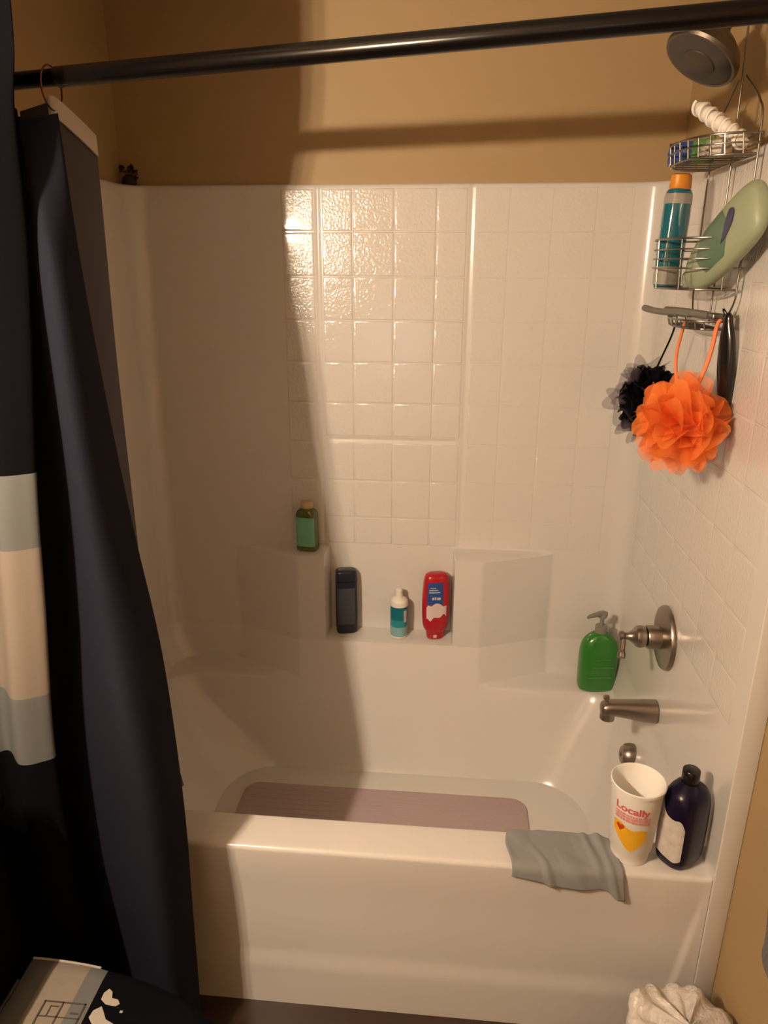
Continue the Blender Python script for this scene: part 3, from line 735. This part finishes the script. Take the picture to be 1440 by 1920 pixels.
part('rib', join(*[tube([(.36, y, .0885), (1.18, y, .0885)], .0006, 6) for y in [.29+.02*i for i in range(17)]]), M['mat_'], bmw)

# ornament on the top ledge in the corner
orn = thing('corner_ornament', 'small dark red flower ornament on the surround ledge in the corner', 'ornament', (.006, .972, TOP+.007))
part('base', lathe([(.018, 0), (.021, .006), (.017, .020), (.008, .026)], (.004, .974, TOP+.007), (0, 0, 1), 16), M['soil'], orn)
rnd = random.Random(8)
for i in range(11):
    a = rnd.uniform(0, 6.28); h = rnd.uniform(.012, .046); c = Vector((.004+.014*math.cos(a)*(1-h*12), .972+.012*math.sin(a), TOP+.010+h)); q = Euler((rnd.uniform(-1, 1), rnd.uniform(-1, 1), a)).to_quaternion()
    v = []
    for t in range(5):
        wd = .009*math.sin(math.pi*(t+.6)/5.2); v += [c+q @ Vector((t*.004, -wd, .002*math.sin(t))), c+q @ Vector((t*.004, 0, .003+.002*t)), c+q @ Vector((t*.004, wd, .002*math.sin(t)))]
    f = []
    for t in range(4): f += [(t*3, t*3+1, t*3+4, t*3+3), (t*3+1, t*3+2, t*3+5, t*3+4)]
    part('petal', mesh(v, f), M['rust' if i % 2 else 'soil'], orn)

# ------------------------------------------------------------------ right foreground: bin with bag, hanging towel
bn = thing('waste_bin', 'dark waste bin lined with a white plastic bag beside the tub', 'waste bin', (1.425, -.175, 0))
part('bucket', Body([(0, .075, .075, 2.6), (.004, .08, .08, 2.6), (.23, .098, .098, 2.6), (.236, .100, .100, 2.6)], TR((1.425, -.175, 0))).mesh(), M['bin'], bn)
rows = []; rnd = random.Random(5)
for i, (h, r) in enumerate([(.150, .1015), (.19, .104), (.225, .107), (.247, .106), (.256, .094), (.258, .075), (.262, .045), (.266, .0)]):
    rw = []
    for j in range(60):
        a = 2*math.pi*j/60; k = 1+.035*math.sin(9*a+i)+.03*math.sin(17*a-2*i)+.02*math.sin(31*a)
        hz = h+.008*math.sin(5*a+i*.5)+.006*math.sin(13*a)+(.018*max(0, math.cos(a-2.5))**6 if 1 < i < 5 else 0)
        rw.append((1.425+r*k*math.cos(a), -.175+r*k*math.sin(a), hz))
    rows.append(rw)
part('bag_liner', grid(rows, True, 70), M['bag'], bn)

tw = thing('hand_towel', 'navy terry towel hanging on the tan wall beside the tub', 'towel', (1.525, -.36, 1.2))
rows = []
for i in range(31):
    z = lerp(.50, 1.20, i/30); rw = []
    for j in range(36):
        a = 2*math.pi*j/36; c, s = math.cos(a), math.sin(a)
        hw = .15*(1-.25*sst(.75, 1.2, z))+.008*math.sin(z*31); th = .020+.004*math.sin(8*a+z*5)
        e = lambda q: math.copysign(abs(q)**.7, q)
        rw.append((1.512+th*e(c)*(.6 if i in (0, 30) else 1), -.352+hw*e(s)+.004*math.sin(12*z), z+(.006*math.sin(4*a) if i < 2 else 0)))
    rows.append(rw)
part('terry', grid(rows, True, 70, True), M['towel'], tw)
part('hook', tube(spline([(XR0, -.352, 1.22), (1.52, -.352, 1.225), (1.500, -.352, 1.215), (1.492, -.352, 1.235)], 6), .006, 10), M['nickel'], tw)

# ------------------------------------------------------------------ toilet with printed lid cover (bottom left corner)
to = thing('toilet', 'white toilet below the striped curtain, its lid under a printed cover', 'toilet', (.30, -.46, 0))
def egg(x0, x1, hw, n=60):
    """D outline: straight hinge edge at x0, rounded front at x1"""
    half = []
    for i in range(n//2+1):
        t = i/(n//2); x = x0+(x1-x0)*math.sin(t*math.pi/2)
        u = (x-x0)/(x1-x0); half.append((x, hw*max(0, 1-u**2.1)**.5))
    pts = [(x, -.46+y) for x, y in half]+[(x, -.46-y) for x, y in half[::-1][1:]]
    return pts
part('tank', box(XL0+.012, .16, -.65, -.27, .37, .742, .02, 3), M['porcelain'], to)
part('tank_cover', box(XL0+.005, .185, -.665, -.255, .385, .752, .03, 4), M['black_fab'], to, 'black fabric tank cover')
part('tank_lid_cover', box(XL0+.003, .195, -.675, -.245, .745, .785, .015, 4), M['black_fab'], to, 'black fabric lid cover')
def eggloft(levels):
    return grid([[(x, y, z) for x, y in egg(a, b, hw)] for a, b, hw, z in levels], True, 60, True)
part('bowl', eggloft([(.08, .48, .10, 0), (.08, .50, .105, .03), (.10, .46, .09, .15), (.08, .55, .13, .27), (.06, .60, .165, .35), (.05, .625, .178, .385)]), M['porcelain'], to)
part('seat', eggloft([(.212, .625, .175, .386), (.208, .63, .178, .392), (.208, .63, .178, .402), (.212, .625, .175, .406)]), M['porcelain'], to)
cv = thing('toilet_lid_cover', 'fabric toilet lid cover with grey and beige stripes, truck and bear print', 'lid cover', (.40, -.46, .407))
lid = eggloft([(.205, .63, .181, .4065), (.198, .640, .189, .410), (.198, .640, .190, .420), (.206, .632, .184, .427), (.24, .60, .16, .430), (.32, .5, .06, .4315)])
part('fabric', lid, M['lidfab'], cv)
hemp = [(x, y, .4262) for x, y in egg(.203, .635, .187) if x < .352 and y > -.46]
hemp = sorted(hemp)
part('piping', tube(hemp, .0022, 8), M['wprint'], cv, 'pale piping along the edge')
zt = .4318
def flat(poly, z=zt): return mesh([(x, y, z) for x, y in poly]+[(x, y, z+.0004) for x, y in poly], [tuple(range(len(poly))), tuple(range(len(poly), 2*len(poly)))]+[(i, (i+1) % len(poly), len(poly)+(i+1) % len(poly), len(poly)+i) for i in range(len(poly))])
def quad(x0, x1, y0, y1): return [(x0, y0), (x1, y0), (x1, y1), (x0, y1)]
# truck: side view seen with its roof towards the tub
for q in (quad(.270, .345, -.3545, -.352), quad(.270, .273, -.41, -.352), quad(.342, .345, -.41, -.352), quad(.270, .345, -.380, -.378), quad(.303, .306, -.41, -.352), quad(.270, .345, -.408, -.405), quad(.285, .287, -.378, -.360), quad(.285, .300, -.362, -.360), quad(.325, .340, -.372, -.369)):
    part('truck_print', flat(q), M['ink'], cv)
part('bear_print', flat([(.366, -.330), (.372, -.322), (.380, -.327), (.384, -.338), (.396, -.340), (.402, -.347), (.396, -.352), (.378, -.350), (.366, -.342)]), M['wprint'], cv)
part('bear_print', flat([(.362, -.362), (.373, -.354), (.380, -.362), (.390, -.375), (.408, -.382), (.420, -.40), (.42, -.43), (.37, -.43), (.376, -.39), (.36, -.375)]), M['wprint'], cv)
part('bear_print', flat([(.408, -.358), (.413, -.358), (.413, -.362), (.408, -.362)]), M['wprint'], cv)
